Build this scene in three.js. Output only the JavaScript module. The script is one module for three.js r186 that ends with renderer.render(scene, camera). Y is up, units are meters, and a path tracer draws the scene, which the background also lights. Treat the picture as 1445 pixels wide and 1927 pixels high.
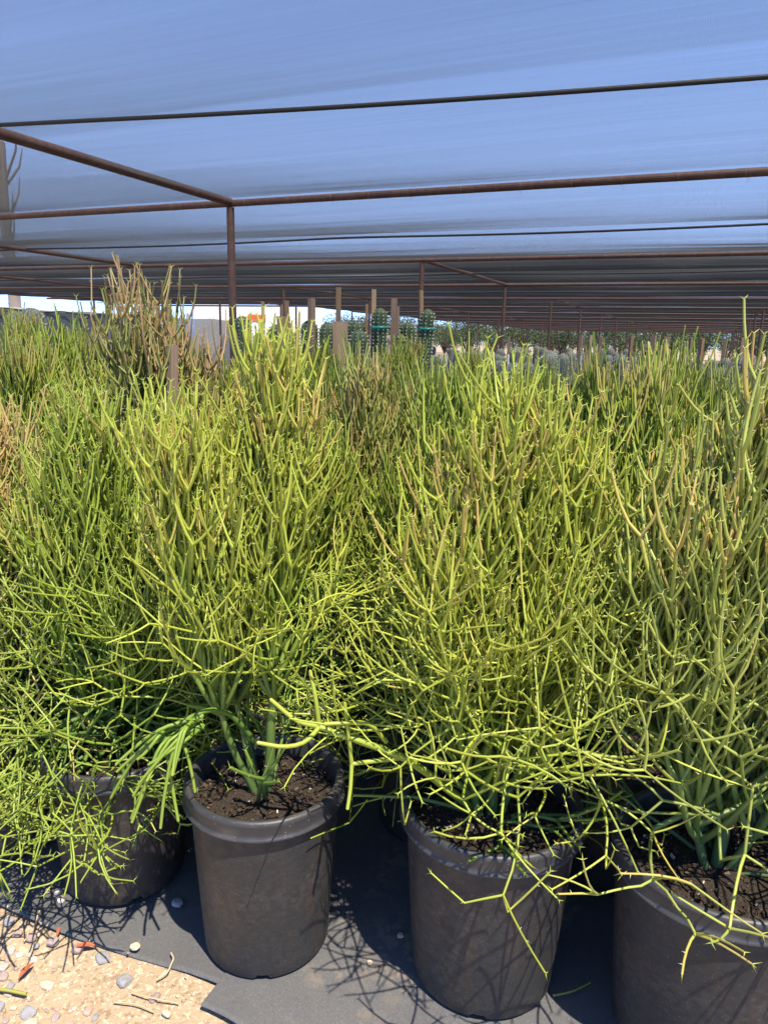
import * as THREE from 'three';
import { mergeGeometries } from 'three/addons/utils/BufferGeometryUtils.js';

// ------------------------------------------------------------------ camera, sky, sun, exposure
const scene = new THREE.Scene();
const D2R = Math.PI / 180;
const camera = new THREE.PerspectiveCamera(69.9, 767 / 1024, 0.05, 2000);
camera.position.set(0, 1.65, 0);
camera.rotation.order = 'YXZ';
camera.rotation.set(-13.26 * D2R, 23.44 * D2R, 1.3736 * D2R);
scene.add(camera);

function skyTexture() {
  const w = 256, h = 128, a = new Float32Array(w * h * 4);
  for (let j = 0; j < h; j++) {
    const el = ((j + 0.5) / h - 0.5) * Math.PI;                 // row 0 is the nadir
    const t = Math.max(0, Math.sin(el));
    const k = Math.pow(1 - t, 2.6);
    for (let i = 0; i < w; i++) {
      const o = (j * w + i) * 4;
      a[o] = 0.035 + 0.56 * k; a[o + 1] = 0.11 + 0.80 * k; a[o + 2] = 0.38 + 1.22 * k; a[o + 3] = 1;
      if (el < 0) { a[o] = 0.3; a[o + 1] = 0.27; a[o + 2] = 0.22; }
    }
  }
  const t = new THREE.DataTexture(a, w, h, THREE.RGBAFormat, THREE.FloatType);
  t.mapping = THREE.EquirectangularReflectionMapping; t.magFilter = THREE.LinearFilter; t.minFilter = THREE.LinearFilter;
  t.needsUpdate = true;
  return t;
}
scene.background = skyTexture();
scene.environment = scene.background;

const sun = new THREE.DirectionalLight(0xfff1dc, 5);
sun.position.set(0.36 * 40, 0.90 * 40, 0.24 * 40);
sun.target.position.set(-3, 0, -4);
sun.position.add(sun.target.position);
sun.castShadow = true;
sun.shadow.mapSize.set(4096, 4096);
Object.assign(sun.shadow.camera, { left: -30, right: 30, top: 40, bottom: -40, near: 1, far: 120 });
scene.add(sun, sun.target);

const renderer = new THREE.WebGLRenderer({ antialias: true });
renderer.setSize(767, 1024);
renderer.toneMapping = THREE.LinearToneMapping;
renderer.toneMappingExposure = 1.75;
renderer.shadowMap.enabled = true;

// ------------------------------------------------------------------ helpers
function rng(seed) {
  let s = seed >>> 0;
  return () => { s = (s + 0x6D2B79F5) | 0; let t = Math.imul(s ^ (s >>> 15), 1 | s); t = (t + Math.imul(t ^ (t >>> 7), 61 | t)) ^ t; return ((t ^ (t >>> 14)) >>> 0) / 4294967296; };
}
const taken = new Map();
function numbered(n) { const k = taken.get(n) || 0; taken.set(n, k + 1); return k ? `${n}_${String(k).padStart(3, '0')}` : n; }
function tag(o, label, category, group, kind) {
  if (label) o.userData.label = label;
  if (category) o.userData.category = category;
  if (group) o.userData.group = group;
  if (kind) o.userData.kind = kind;
  return o;
}
function shadowed(o) { o.traverse(c => { if (c.isMesh) { c.castShadow = true; c.receiveShadow = true; } }); return o; }
function thing(name, label, category, pos = [0, 0, 0], group) {
  const o = new THREE.Group(); o.name = numbered(name); o.position.set(...pos); scene.add(o);
  return tag(o, label, category, group);
}
function part(name, geo, mat, parent) { const m = new THREE.Mesh(geo, mat); m.name = name; m.castShadow = m.receiveShadow = true; parent.add(m); return m; }
function structure(name, geo, mat) { const m = part(numbered(name), geo, mat, scene); m.userData.kind = 'structure'; return m; }
function copyOf(proto, pos, turn, label, group, scale = 1) {
  const c = proto.clone(); c.name = numbered(proto.userData.baseName || proto.name.replace(/_\d+$/, '')); c.userData = { ...proto.userData };
  c.position.set(...pos); c.rotation.y = turn; c.scale.setScalar(scale); if (label) c.userData.label = label; if (group) c.userData.group = group;
  scene.add(c); return c;
}
const V = (x, y, z) => new THREE.Vector3(x, y, z);
const lerp = (a, b, t) => a + (b - a) * t, clamp = (x, a, b) => Math.min(b, Math.max(a, x));
const smooth = (a, b, x) => { const t = clamp((x - a) / (b - a), 0, 1); return t * t * (3 - 2 * t); };

// tileable value noise
function hash2(x, y, s) { let h = Math.imul(x, 374761393) ^ Math.imul(y, 668265263) ^ Math.imul(s, 2147483647 ^ 0x5bd1e995); h = Math.imul(h ^ (h >>> 13), 1274126177); return ((h ^ (h >>> 16)) >>> 0) / 4294967296; }
function vnoise(x, y, px, py, s) {
  const xi = Math.floor(x), yi = Math.floor(y), fx = x - xi, fy = y - yi, u = fx * fx * (3 - 2 * fx), v = fy * fy * (3 - 2 * fy);
  const m = (a, p) => ((a % p) + p) % p;
  const a = hash2(m(xi, px), m(yi, py), s), b = hash2(m(xi + 1, px), m(yi, py), s), c = hash2(m(xi, px), m(yi + 1, py), s), d = hash2(m(xi + 1, px), m(yi + 1, py), s);
  return lerp(lerp(a, b, u), lerp(c, d, u), v);
}
function fbm(u, v, fx, fy, oct, s) { let a = 0, w = 0.5, n = 0; for (let i = 0; i < oct; i++) { a += w * vnoise(u * fx, v * fy, fx, fy, s + i); n += w; w *= 0.5; fx *= 2; fy *= 2; } return a / n; }
const sr = c => { c = clamp(c, 0, 1); return 255 * (c <= 0.0031308 ? c * 12.92 : 1.055 * Math.pow(c, 1 / 2.4) - 0.055); };
function tex(w, h, fn, { data = false, rx = 1, ry = 1, seed = 1 } = {}) {   // fn(u, v, random) -> [r, g, b] linear, or one value for data
  const a = new Uint8Array(w * h * 4), r = rng(seed);
  for (let j = 0; j < h; j++) for (let i = 0; i < w; i++) {
    const c = fn((i + 0.5) / w, (j + 0.5) / h, r), o = (j * w + i) * 4;
    if (data) { a[o] = a[o + 1] = a[o + 2] = clamp(c, 0, 1) * 255; } else { a[o] = sr(c[0]); a[o + 1] = sr(c[1]); a[o + 2] = sr(c[2]); }
    a[o + 3] = 255;
  }
  const t = new THREE.DataTexture(a, w, h, THREE.RGBAFormat, THREE.UnsignedByteType);
  t.wrapS = t.wrapT = THREE.RepeatWrapping; t.magFilter = THREE.LinearFilter; t.minFilter = THREE.LinearMipmapLinearFilter; t.generateMipmaps = true;
  if (!data) t.colorSpace = THREE.SRGBColorSpace;
  t.repeat.set(rx, ry); t.needsUpdate = true; return t;
}
const mix3 = (a, b, t) => [lerp(a[0], b[0], t), lerp(a[1], b[1], t), lerp(a[2], b[2], t)];
const std = o => new THREE.MeshStandardMaterial(o);

// geometry collector with vertex colours
class GB {
  constructor() { this.p = []; this.n = []; this.c = []; this.i = []; }
  vert(p, n, c) { this.p.push(p.x, p.y, p.z); this.n.push(n.x, n.y, n.z); this.c.push(c[0], c[1], c[2]); return this.p.length / 3 - 1; }
  tube(pts, rad, sides, cols, cap = true) {
    const k = pts.length; let ref = null; const rings = [];
    for (let a = 0; a < k; a++) {
      const t = (a === 0 ? pts[1].clone().sub(pts[0]) : a === k - 1 ? pts[k - 1].clone().sub(pts[k - 2]) : pts[a + 1].clone().sub(pts[a - 1])).normalize();
      if (!ref) { ref = Math.abs(t.y) < 0.9 ? V(0, 1, 0) : V(1, 0, 0); }
      const u = ref.clone().addScaledVector(t, -ref.dot(t)).normalize(), w = t.clone().cross(u); ref = u;
      const ring = [];
      for (let b = 0; b < sides; b++) {
        const an = b / sides * Math.PI * 2, n = u.clone().multiplyScalar(Math.cos(an)).addScaledVector(w, Math.sin(an));
        ring.push(this.vert(pts[a].clone().addScaledVector(n, rad[a]), n, cols[a]));
      }
      rings.push(ring);
      if (a === k - 1 && cap) {
        const tip = this.vert(pts[a].clone().addScaledVector(t, rad[a] * 0.8), t, cols[a]);
        for (let b = 0; b < sides; b++) this.i.push(ring[b], ring[(b + 1) % sides], tip);
      }
    }
    for (let a = 0; a < k - 1; a++) for (let b = 0; b < sides; b++) { const d = (b + 1) % sides, A = rings[a], B = rings[a + 1]; this.i.push(A[b], A[d], B[b], A[d], B[d], B[b]); }
  }
  tri(a, b, c, n, col) { const i = this.vert(a, n, col); this.vert(b, n, col); this.vert(c, n, col); this.i.push(i, i + 1, i + 2); }
  geo() {
    const g = new THREE.BufferGeometry();
    g.setAttribute('position', new THREE.Float32BufferAttribute(this.p, 3)); g.setAttribute('normal', new THREE.Float32BufferAttribute(this.n, 3)); g.setAttribute('color', new THREE.Float32BufferAttribute(this.c, 3));
    g.setIndex(this.i); return g;
  }
  get empty() { return !this.i.length; }
}
function worldUV(g, f) { const p = g.attributes.position, uv = new Float32Array(p.count * 2); for (let i = 0; i < p.count; i++) { const q = f(p.getX(i), p.getY(i), p.getZ(i)); uv[2 * i] = q[0]; uv[2 * i + 1] = q[1]; } g.setAttribute('uv', new THREE.BufferAttribute(uv, 2)); return g; }

// ------------------------------------------------------------------ materials
const sandMap = tex(1024, 1024, (u, v, r) => {
  const a = fbm(u, v, 6, 6, 5, 3), b = fbm(u, v, 120, 120, 2, 9), g = r();
  let c = mix3([0.33, 0.25, 0.16], [0.43, 0.345, 0.235], a);
  c = mix3(c, [0.24, 0.165, 0.105], smooth(0.62, 0.8, b) * 0.7);
  c = mix3(c, [0.60, 0.52, 0.40], smooth(0.70, 0.86, fbm(u, v, 160, 160, 1, 31)) * 0.6);
  const j = 0.88 + 0.24 * g; return [c[0] * j, c[1] * j, c[2] * j];
}, { seed: 5 });
const sandBump = tex(512, 512, (u, v, r) => 0.6 * fbm(u, v, 90, 90, 2, 9) + 0.25 * fbm(u, v, 12, 12, 3, 4) + 0.15 * r(), { data: true, seed: 6 });
const M = {};
M.sand = std({ map: sandMap, bumpMap: sandBump, bumpScale: 0.007, roughness: 0.97 });
M.mat = std({
  map: tex(1024, 1024, (u, v, r) => {
    const weave = fbm(u, v, 300, 300, 1, 28);
    const d = fbm(u, v, 5, 5, 5, 21), e = fbm(u, v, 60, 60, 3, 25);
    let c = mix3([0.075, 0.078, 0.083], [0.132, 0.136, 0.143], 0.4 * weave + 0.6 * d);
    const dust = smooth(0.52, 0.72, d) * smooth(0.42, 0.7, e); c = mix3(c, [0.27, 0.215, 0.15], dust * 0.55);
    if (r() < 0.012) c = mix3(c, [0.45, 0.36, 0.24], 0.7);
    return c;
  }, { seed: 8 }),
  bumpMap: tex(512, 512, (u, v) => 0.5 + 0.25 * Math.sin(u * 512 * Math.PI / 4) + 0.25 * Math.sin(v * 512 * Math.PI / 4), { data: true, rx: 4, ry: 4 }), bumpScale: 0.0004, roughness: 0.6,
});
M.pot = std({
  map: tex(1024, 512, (u, v, r) => {
    const st = fbm(u, v, 40, 2, 4, 41), st2 = fbm(u, v, 9, 2, 3, 47), n = fbm(u, v, 90, 45, 3, 43), bl = fbm(u, v, 6, 4, 4, 55);
    let c = mix3([0.02, 0.0205, 0.0215], [0.034, 0.0345, 0.036], n);
    c = mix3(c, [0.085, 0.052, 0.031], smooth(0.52, 0.78, 0.5 * st + 0.5 * st2) * 0.36);
    c = mix3(c, [0.07, 0.067, 0.064], smooth(0.5, 0.75, bl) * smooth(0.35, 0.7, n) * 0.3);
    if (r() < 0.004) c = mix3(c, [0.5, 0.47, 0.4], 0.35 + 0.5 * r());
    return c;
  }, { seed: 11 }),
  roughnessMap: tex(512, 256, (u, v) => 0.42 + 0.35 * fbm(u, v, 50, 24, 4, 61), { data: true }), roughness: 1,
  bumpMap: tex(512, 256, (u, v) => fbm(u, v, 120, 60, 3, 67), { data: true }), bumpScale: 0.0006,
});
M.rim = std({
  map: tex(512, 128, (u, v, r) => { const n = fbm(u, v, 60, 8, 3, 71), b = fbm(u, v, 10, 3, 4, 73); let c = mix3([0.028, 0.029, 0.032], [0.05, 0.051, 0.054], n); c = mix3(c, [0.10, 0.09, 0.08], smooth(0.55, 0.8, b) * 0.5); if (r() < 0.003) c = [0.4, 0.37, 0.32]; return c; }, { seed: 13 }), roughness: 0.48,
});
M.soil = std({
  map: tex(512, 512, (u, v, r) => { const n = fbm(u, v, 40, 40, 4, 81); let c = mix3([0.008, 0.006, 0.0045], [0.033, 0.024, 0.016], n); const q = r(); if (q < 0.03) c = [0.24, 0.15, 0.09]; if (q > 0.994) c = [0.6, 0.55, 0.48]; return c; }, { seed: 17 }),
  bumpMap: tex(256, 256, (u, v, r) => 0.7 * fbm(u, v, 40, 40, 3, 83) + 0.3 * r(), { data: true }), bumpScale: 0.008, roughness: 0.95,
});
M.chip = [std({ color: new THREE.Color().setRGB(0.045, 0.030, 0.019), roughness: 0.9 }), std({ color: new THREE.Color().setRGB(0.12, 0.082, 0.052), roughness: 0.9 }), std({ color: new THREE.Color().setRGB(0.55, 0.48, 0.40), roughness: 0.9 })];
M.stem = std({ vertexColors: true, roughness: 0.46 });
M.rust = std({ map: tex(512, 512, (u, v, r) => { const n = fbm(u, v, 10, 30, 4, 91), m = fbm(u, v, 60, 60, 2, 92); let c = mix3([0.075, 0.042, 0.034], [0.15, 0.092, 0.074], n); c = mix3(c, [0.09, 0.036, 0.026], smooth(0.6, 0.8, m) * 0.6); return c; }, { seed: 19 }), roughness: 0.62, metalness: 0.15 });
M.cable = std({ color: new THREE.Color().setRGB(0.02, 0.022, 0.026), roughness: 0.6 });
M.wire = std({ color: new THREE.Color().setRGB(0.2, 0.18, 0.16), roughness: 0.5, metalness: 0.5 });
M.thread = new THREE.MeshPhysicalMaterial({ color: new THREE.Color().setRGB(0.10, 0.112, 0.116), roughness: 0.8, transmission: 0.2, thickness: 0, side: THREE.DoubleSide });
M.sheet = new THREE.MeshPhysicalMaterial({ color: new THREE.Color().setRGB(0.065, 0.069, 0.069), roughness: 0.85, transmission: 0.25, thickness: 0, transparent: true, opacity: 0.31, side: THREE.DoubleSide,
  alphaMap: tex(512, 512, (u, v) => 0.42 + 0.32 * fbm(u, v, 3, 90, 3, 101) + 0.3 * fbm(u, v, 2, 12, 3, 103), { data: true }) });
M.curtain = new THREE.MeshPhysicalMaterial({ color: new THREE.Color().setRGB(0.13, 0.14, 0.15), roughness: 0.9, transmission: 0.3, thickness: 0, transparent: true, opacity: 0.82, side: THREE.DoubleSide,
  map: tex(256, 256, (u, v) => { const n = 0.7 + 0.5 * fbm(u, v, 5, 3, 4, 111); return [n, n, n]; }) });
M.wood = [0, 1, 2].map(k => std({ map: tex(128, 512, (u, v) => { const g = fbm(u, v, 14, 3, 4, 121 + k * 7), s = fbm(u, v, 40, 4, 3, 125 + k); let c = mix3([[0.20, 0.12, 0.062], [0.26, 0.17, 0.09], [0.17, 0.115, 0.075]][k], [[0.36, 0.235, 0.13], [0.43, 0.31, 0.18], [0.29, 0.21, 0.15]][k], g); return mix3(c, [0.09, 0.05, 0.03], smooth(0.6, 0.85, s) * 0.6); }), roughness: 0.85 }));
M.white = std({ map: tex(256, 256, (u, v) => { const n = 0.74 + 0.1 * fbm(u, v, 8, 4, 4, 131); return [n, n, n * 0.98]; }), roughness: 0.7 });
M.beige = std({ map: tex(128, 128, (u, v) => { const n = 0.9 + 0.2 * fbm(u, v, 6, 6, 4, 133); return [0.46 * n, 0.40 * n, 0.32 * n]; }), roughness: 0.9 });
M.grey = std({ color: new THREE.Color().setRGB(0.3, 0.31, 0.32), roughness: 0.8 });
M.darkPane = std({ color: new THREE.Color().setRGB(0.05, 0.06, 0.07), roughness: 0.25 });
M.orange = std({ color: new THREE.Color().setRGB(0.72, 0.16, 0.04), roughness: 0.6 });
M.print = std({ color: new THREE.Color().setRGB(0.62, 0.10, 0.03), roughness: 0.6 });
M.cactus = std({ vertexColors: true, roughness: 0.6 });
M.tie = std({ color: new THREE.Color().setRGB(0.01, 0.22, 0.16), roughness: 0.35 });
M.leaf = std({ vertexColors: true, roughness: 0.7, side: THREE.DoubleSide });
M.bark = std({ map: tex(128, 256, (u, v) => { const n = fbm(u, v, 12, 6, 4, 141); return mix3([0.12, 0.09, 0.07], [0.3, 0.25, 0.2], n); }), roughness: 0.95 });
M.stone = [[0.44, 0.40, 0.37], [0.36, 0.28, 0.26], [0.29, 0.295, 0.31], [0.56, 0.46, 0.35], [0.50, 0.34, 0.28], [0.62, 0.55, 0.46], [0.34, 0.28, 0.265]].map((c, k) => std({ map: tex(64, 64, (u, v, r) => { const n = 0.72 + 0.45 * fbm(u, v, 6, 6, 4, 151 + k) + 0.12 * (r() - 0.5); return c.map(x => x * n); }, { seed: 30 + k }), roughness: 0.9, flatShading: true }));
M.dryLeaf = std({ color: new THREE.Color().setRGB(0.34, 0.10, 0.045), roughness: 0.8, side: THREE.DoubleSide });
M.dryTwig = std({ color: new THREE.Color().setRGB(0.52, 0.40, 0.24), roughness: 0.85 });

// ------------------------------------------------------------------ ground
const groundNoise = (x, z) => { const n = (fbm(x / 4 + 50, z / 4 + 50, 48, 48, 4, 201) - 0.5); return n * 0.016; };
const matEdge = x => -1.235 + 0.02 * Math.sin(x * 2.3 + 1) + 0.012 * Math.sin(x * 7.1) - 0.03 * smooth(-1.5, -1.9, -x) * 0 + (x > -0.99 ? 0.055 : 0);
{
  const n = 230, P = [], UV = [], I = [];
  const warp = t => Math.sinh(t * 7) / Math.sinh(7) * 700;
  for (let j = 0; j <= n; j++) for (let i = 0; i <= n; i++) {
    const x = -1.1 + warp(i / n * 2 - 1), z = -0.9 + warp(j / n * 2 - 1), d = Math.hypot(x + 1.1, z + 0.9);
    const y = d < 9 ? groundNoise(x, z) * (z > -1.2 ? 1 : 0.35) * (1 - smooth(6, 9, d)) - 0.006 : -0.006;
    P.push(x, y, z); UV.push(x / 1.3, z / 1.3);
  }
  for (let j = 0; j < n; j++) for (let i = 0; i < n; i++) { const a = j * (n + 1) + i, b = a + n + 1; I.push(a, b, a + 1, a + 1, b, b + 1); }
  const g = new THREE.BufferGeometry(); g.setAttribute('position', new THREE.Float32BufferAttribute(P, 3)); g.setAttribute('uv', new THREE.Float32BufferAttribute(UV, 2)); g.setIndex(I); g.computeVertexNormals();
  M.ground = structure('ground', g, M.sand);
}
function matSheet(name, x0, x1, edge, zBack, lift) {
  const nx = Math.ceil((x1 - x0) / 0.025), nz = 34, P = [], I = [];
  for (let j = 0; j <= nz; j++) for (let i = 0; i <= nx; i++) {
    const x = lerp(x0, x1, i / nx), t = j / nz, ze = edge(x), z = lerp(ze, zBack, t * t);
    const wr = 0.008 * (fbm(x / 3 + 20, z / 3 + 20, 30, 12, 3, 211) - 0.3) + 0.006 * Math.sin(x * 9 + 3 * Math.sin(z * 6)) * Math.exp(-(ze - z) * 6);
    P.push(x, lift + Math.max(wr, -0.004) + (j === 0 ? -0.006 : 0), z);
  }
  for (let j = 0; j < nz; j++) for (let i = 0; i < nx; i++) { const a = j * (nx + 1) + i, b = a + nx + 1; I.push(a, a + 1, b, a + 1, b + 1, b); }
  const g = new THREE.BufferGeometry(); g.setAttribute('position', new THREE.Float32BufferAttribute(P, 3)); g.setIndex(I); worldUV(g, (x, y, z) => [x / 1.1, z / 1.1]); g.computeVertexNormals();
  return structure(name, g, M.mat);
}
matSheet('weed_mat', -7, -0.93, x => matEdge(Math.min(x, -0.991)) + (x > -1.3 ? -0.02 * smooth(-1.3, -0.95, x) : 0), -5.2, 0.008);
matSheet('weed_mat', -0.99, 5, x => -1.195 + 0.02 * Math.sin(x * 3 + 0.4) + 0.07 * smooth(-0.6, -0.99, x) * -1 * 0 + 0.03 * smooth(-0.99, -0.7, x), -5.2, 0.013);

{ // trodden gravel bed under the rest of the structure
  const g = new THREE.PlaneGeometry(44, 78, 1, 1); g.rotateX(-Math.PI / 2); g.translate(-8, 0.001, -5.0 - 39); worldUV(g, (x, y, z) => [x / 2.4, z / 2.4]);
  structure('gravel_bed', g, std({ map: tex(512, 512, (u, v, r) => { const n = fbm(u, v, 60, 60, 3, 221), b = fbm(u, v, 5, 5, 4, 225); const c = mix3([0.09, 0.083, 0.075], [0.24, 0.22, 0.195], 0.6 * n + 0.4 * b), q = 0.85 + 0.3 * r(); return c.map(x => x * q); }, { seed: 44 }), bumpMap: tex(256, 256, (u, v) => fbm(u, v, 50, 50, 3, 229), { data: true }), bumpScale: 0.02, roughness: 0.95 }));
}
// stones: loose, uneven, each its own piece of the ground
const stoneGeos = [];
{
  const r = rng(301);
  for (let k = 0; k < 7; k++) {
    const g = new THREE.IcosahedronGeometry(1, 1), p = g.attributes.position, o = k * 13.7, fl = 0.5 + 0.35 * r(), el = 0.7 + 0.5 * r();
    for (let i = 0; i < p.count; i++) {
      const x = p.getX(i), y = p.getY(i), z = p.getZ(i), q = 0.72 + 0.55 * fbm((x + 2) / 4, (y * 0.7 + z + 4) / 8, 7, 7, 2, 311 + k);
      p.setXYZ(i, clamp(x * q, -0.82, 0.82) * el, clamp(y * q, -0.75, 0.7) * fl, clamp(z * q, -0.85, 0.85));
    }
    g.computeVertexNormals(); stoneGeos.push(g);
  }
  let n = 0, guard = 0; const spots = [];
  while (n < 290 && guard++ < 12000) {
    const x = n < 230 ? -1.9 + r() * 1.25 : -2.6 + r() * 3.6, e = x < -0.96 ? matEdge(x) : -1.15, dz = r();
    const z = e + 0.015 + Math.pow(dz, 1.1) * (n < 230 ? 0.42 : 0.8); let s = 0.005 + 0.018 * Math.pow(r(), 1.5);
    if (z < e + 0.07 + 0.1 * smooth(-1.5, -1.2, x) && r() < 0.8) continue;
    if (z < e + 0.16 && r() < 0.5) s *= 0.55;
    if (spots.some(q => Math.hypot(q[0] - x, q[1] - z) < (q[2] + s) * 0.85)) continue;
    spots.push([x, z, s]); n++;
    const m = part(numbered('stone'), stoneGeos[Math.floor(r() * 7)], M.stone[Math.floor(r() * 7)], M.ground);
    m.position.set(x, groundNoise(x, z) - 0.006 + s * 0.22, z); m.scale.setScalar(s); m.rotation.set((r() - 0.5) * 0.7, r() * 6.28, (r() - 0.5) * 0.7);
  }
  // pebbles along the mat edge and a few lying on the mat
  for (const [x, z, s, k] of [[-1.66, -1.235, 0.016, 2], [-1.60, -1.215, 0.013, 1], [-1.555, -1.222, 0.019, 1], [-1.49, -1.235, 0.016, 6], [-1.41, -1.245, 0.015, 6], [-1.52, -1.205, 0.009, 2], [-1.06, -1.19, 0.014, 3]]) {
    const m = part(numbered('stone'), stoneGeos[(k + 3) % 7], M.stone[k], M.ground); m.position.set(x, 0.004, z + 0.03); m.scale.setScalar(s); m.rotation.y = x * 40;
  }
  const grit = new THREE.InstancedMesh(new THREE.IcosahedronGeometry(1, 0), M.stone[3], 15000), mt = new THREE.Matrix4(), c = new THREE.Color();
  for (let i = 0; i < 15000; i++) {
    const x = -2.8 + r() * 4, e = x < -0.96 ? matEdge(x) : -1.15, z = e - 0.03 * (r() < 0.06 ? r() : 0) + r() * 0.8, s = 0.0012 + 0.0052 * Math.pow(r(), 2.6);
    mt.compose(V(x, (z < e + 0.004 ? 0.013 : groundNoise(x, z) - 0.006) + s * 0.3, z), new THREE.Quaternion().setFromEuler(new THREE.Euler(r() * 6, r() * 6, r() * 6)), V(s * (0.8 + r()), s * 0.8, s));
    grit.setMatrixAt(i, mt); const q = 0.6 + 0.7 * r(); grit.setColorAt(i, c.setRGB(q, q * (0.88 + 0.1 * r()), q * (0.78 + 0.2 * r())));
  }
  grit.name = 'grit'; grit.userData.kind = 'stuff'; M.ground.add(grit);
}

// ------------------------------------------------------------------ shade structure
const ROOF = 3.0, COLS = [-23.51, -17.28, -11.05, -4.82, 1.41, 7.64], ROW0 = -6.87, PITCH = 5.646, ROWS = 14;
const rowZ = i => ROW0 - PITCH * i;
function pipe(a, b, r, sides = 14) {
  const d = b.clone().sub(a), L = d.length(), g = new THREE.CylinderGeometry(r, r, L, sides, 1, false);
  g.rotateX(Math.PI / 2); const m = new THREE.Matrix4().lookAt(b, a, Math.abs(d.y) > 0.9 * L ? V(1, 0, 0) : V(0, 1, 0)); m.setPosition(a.clone().add(b).multiplyScalar(0.5)); g.applyMatrix4(m);
  const uv = g.attributes.uv; for (let i = 0; i < uv.count; i++) uv.setXY(i, uv.getX(i) * 0.35, uv.getY(i) * L / 1.2);
  return g;
}
{
  const f = thing('shade_structure', 'rust brown welded steel pipe structure of posts and beams carrying the shade cloth', 'shade structure');
  for (let k = 0; k < COLS.length; k++) for (let i = -1; i < ROWS; i++) {
    if (k === 0 && i > 4) continue;
    if (i === -1 && (k === 3 || k === 4)) continue;
    part('post', pipe(V(COLS[k], 0, rowZ(i)), V(COLS[k], ROOF - 0.04, rowZ(i)), 0.041), M.rust, f);
  }
  for (let i = -1; i < ROWS; i++) {
    if (i < 0) continue;
    for (let k = i > 4 ? 1 : 0; k < COLS.length - 1; k++) part('beam', pipe(V(COLS[k], ROOF, rowZ(i)), V(COLS[k + 1], ROOF, rowZ(i)), 0.035), M.rust, f);
    if (i <= 4) part('beam', pipe(V(COLS[0] - 2.6, ROOF, rowZ(i)), V(COLS[0], ROOF, rowZ(i)), 0.035), M.rust, f);
  }
  for (let k = 0; k < COLS.length; k++) for (let i = -1; i < ROWS - 1; i++)   // rails stand in every second bay, staggered from column to column
    if ((i + k) % 2 === 0 && !(k === 0 && i > 3)) part('rail', pipe(V(COLS[k], ROOF + 0.012, rowZ(i) - (i < 0 ? -0 : 0)), V(COLS[k], ROOF + 0.012, rowZ(i + 1)), 0.041), M.rust, f);
  for (let i = -1; i < ROWS - 1; i++) {
    const z = (i < 0 ? rowZ(i) - 3.0 : rowZ(i) - PITCH / 2);
    const pts = []; for (let q = 0; q <= 40; q++) { const x = lerp(i > 3 ? COLS[1] : COLS[0] - 2.6, COLS[5], q / 40); pts.push(V(x, ROOF + 0.02 - 0.03 * Math.abs(Math.sin((x + 4.82) / 6.23 * Math.PI)), i < 0 ? -3.95 - 0.133 * (x + 4.65) : z)); }
    part('cable', new THREE.TubeGeometry(new THREE.CatmullRomCurve3(pts), 80, 0.014, 8), M.cable, f);
  }
  for (let i = 0; i < 2; i++) for (let q = 0; q < 24; q++) {   // wire ties that hold the cloth to the first beams
    const x = -7.9 + q * 0.47 + 0.06 * Math.sin(q * 5); if (Math.abs(x + 4.82) < 0.1) continue;
    const g = new THREE.TorusGeometry(0.037, 0.0022, 4, 12); g.rotateY(Math.PI / 2); const m = part('wire_tie', g, M.wire, f);
    m.position.set(x, ROOF, rowZ(i)); m.rotation.y = Math.sin(q * 2.1) * 0.35;
    if (q % 2) { const e = part('wire_tie', new THREE.CylinderGeometry(0.0016, 0.0016, 0.045, 4), M.wire, f); e.position.set(x + 0.01, ROOF - 0.055, rowZ(i)); e.rotation.z = 0.6 * Math.sin(q); }
  }
}
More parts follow.
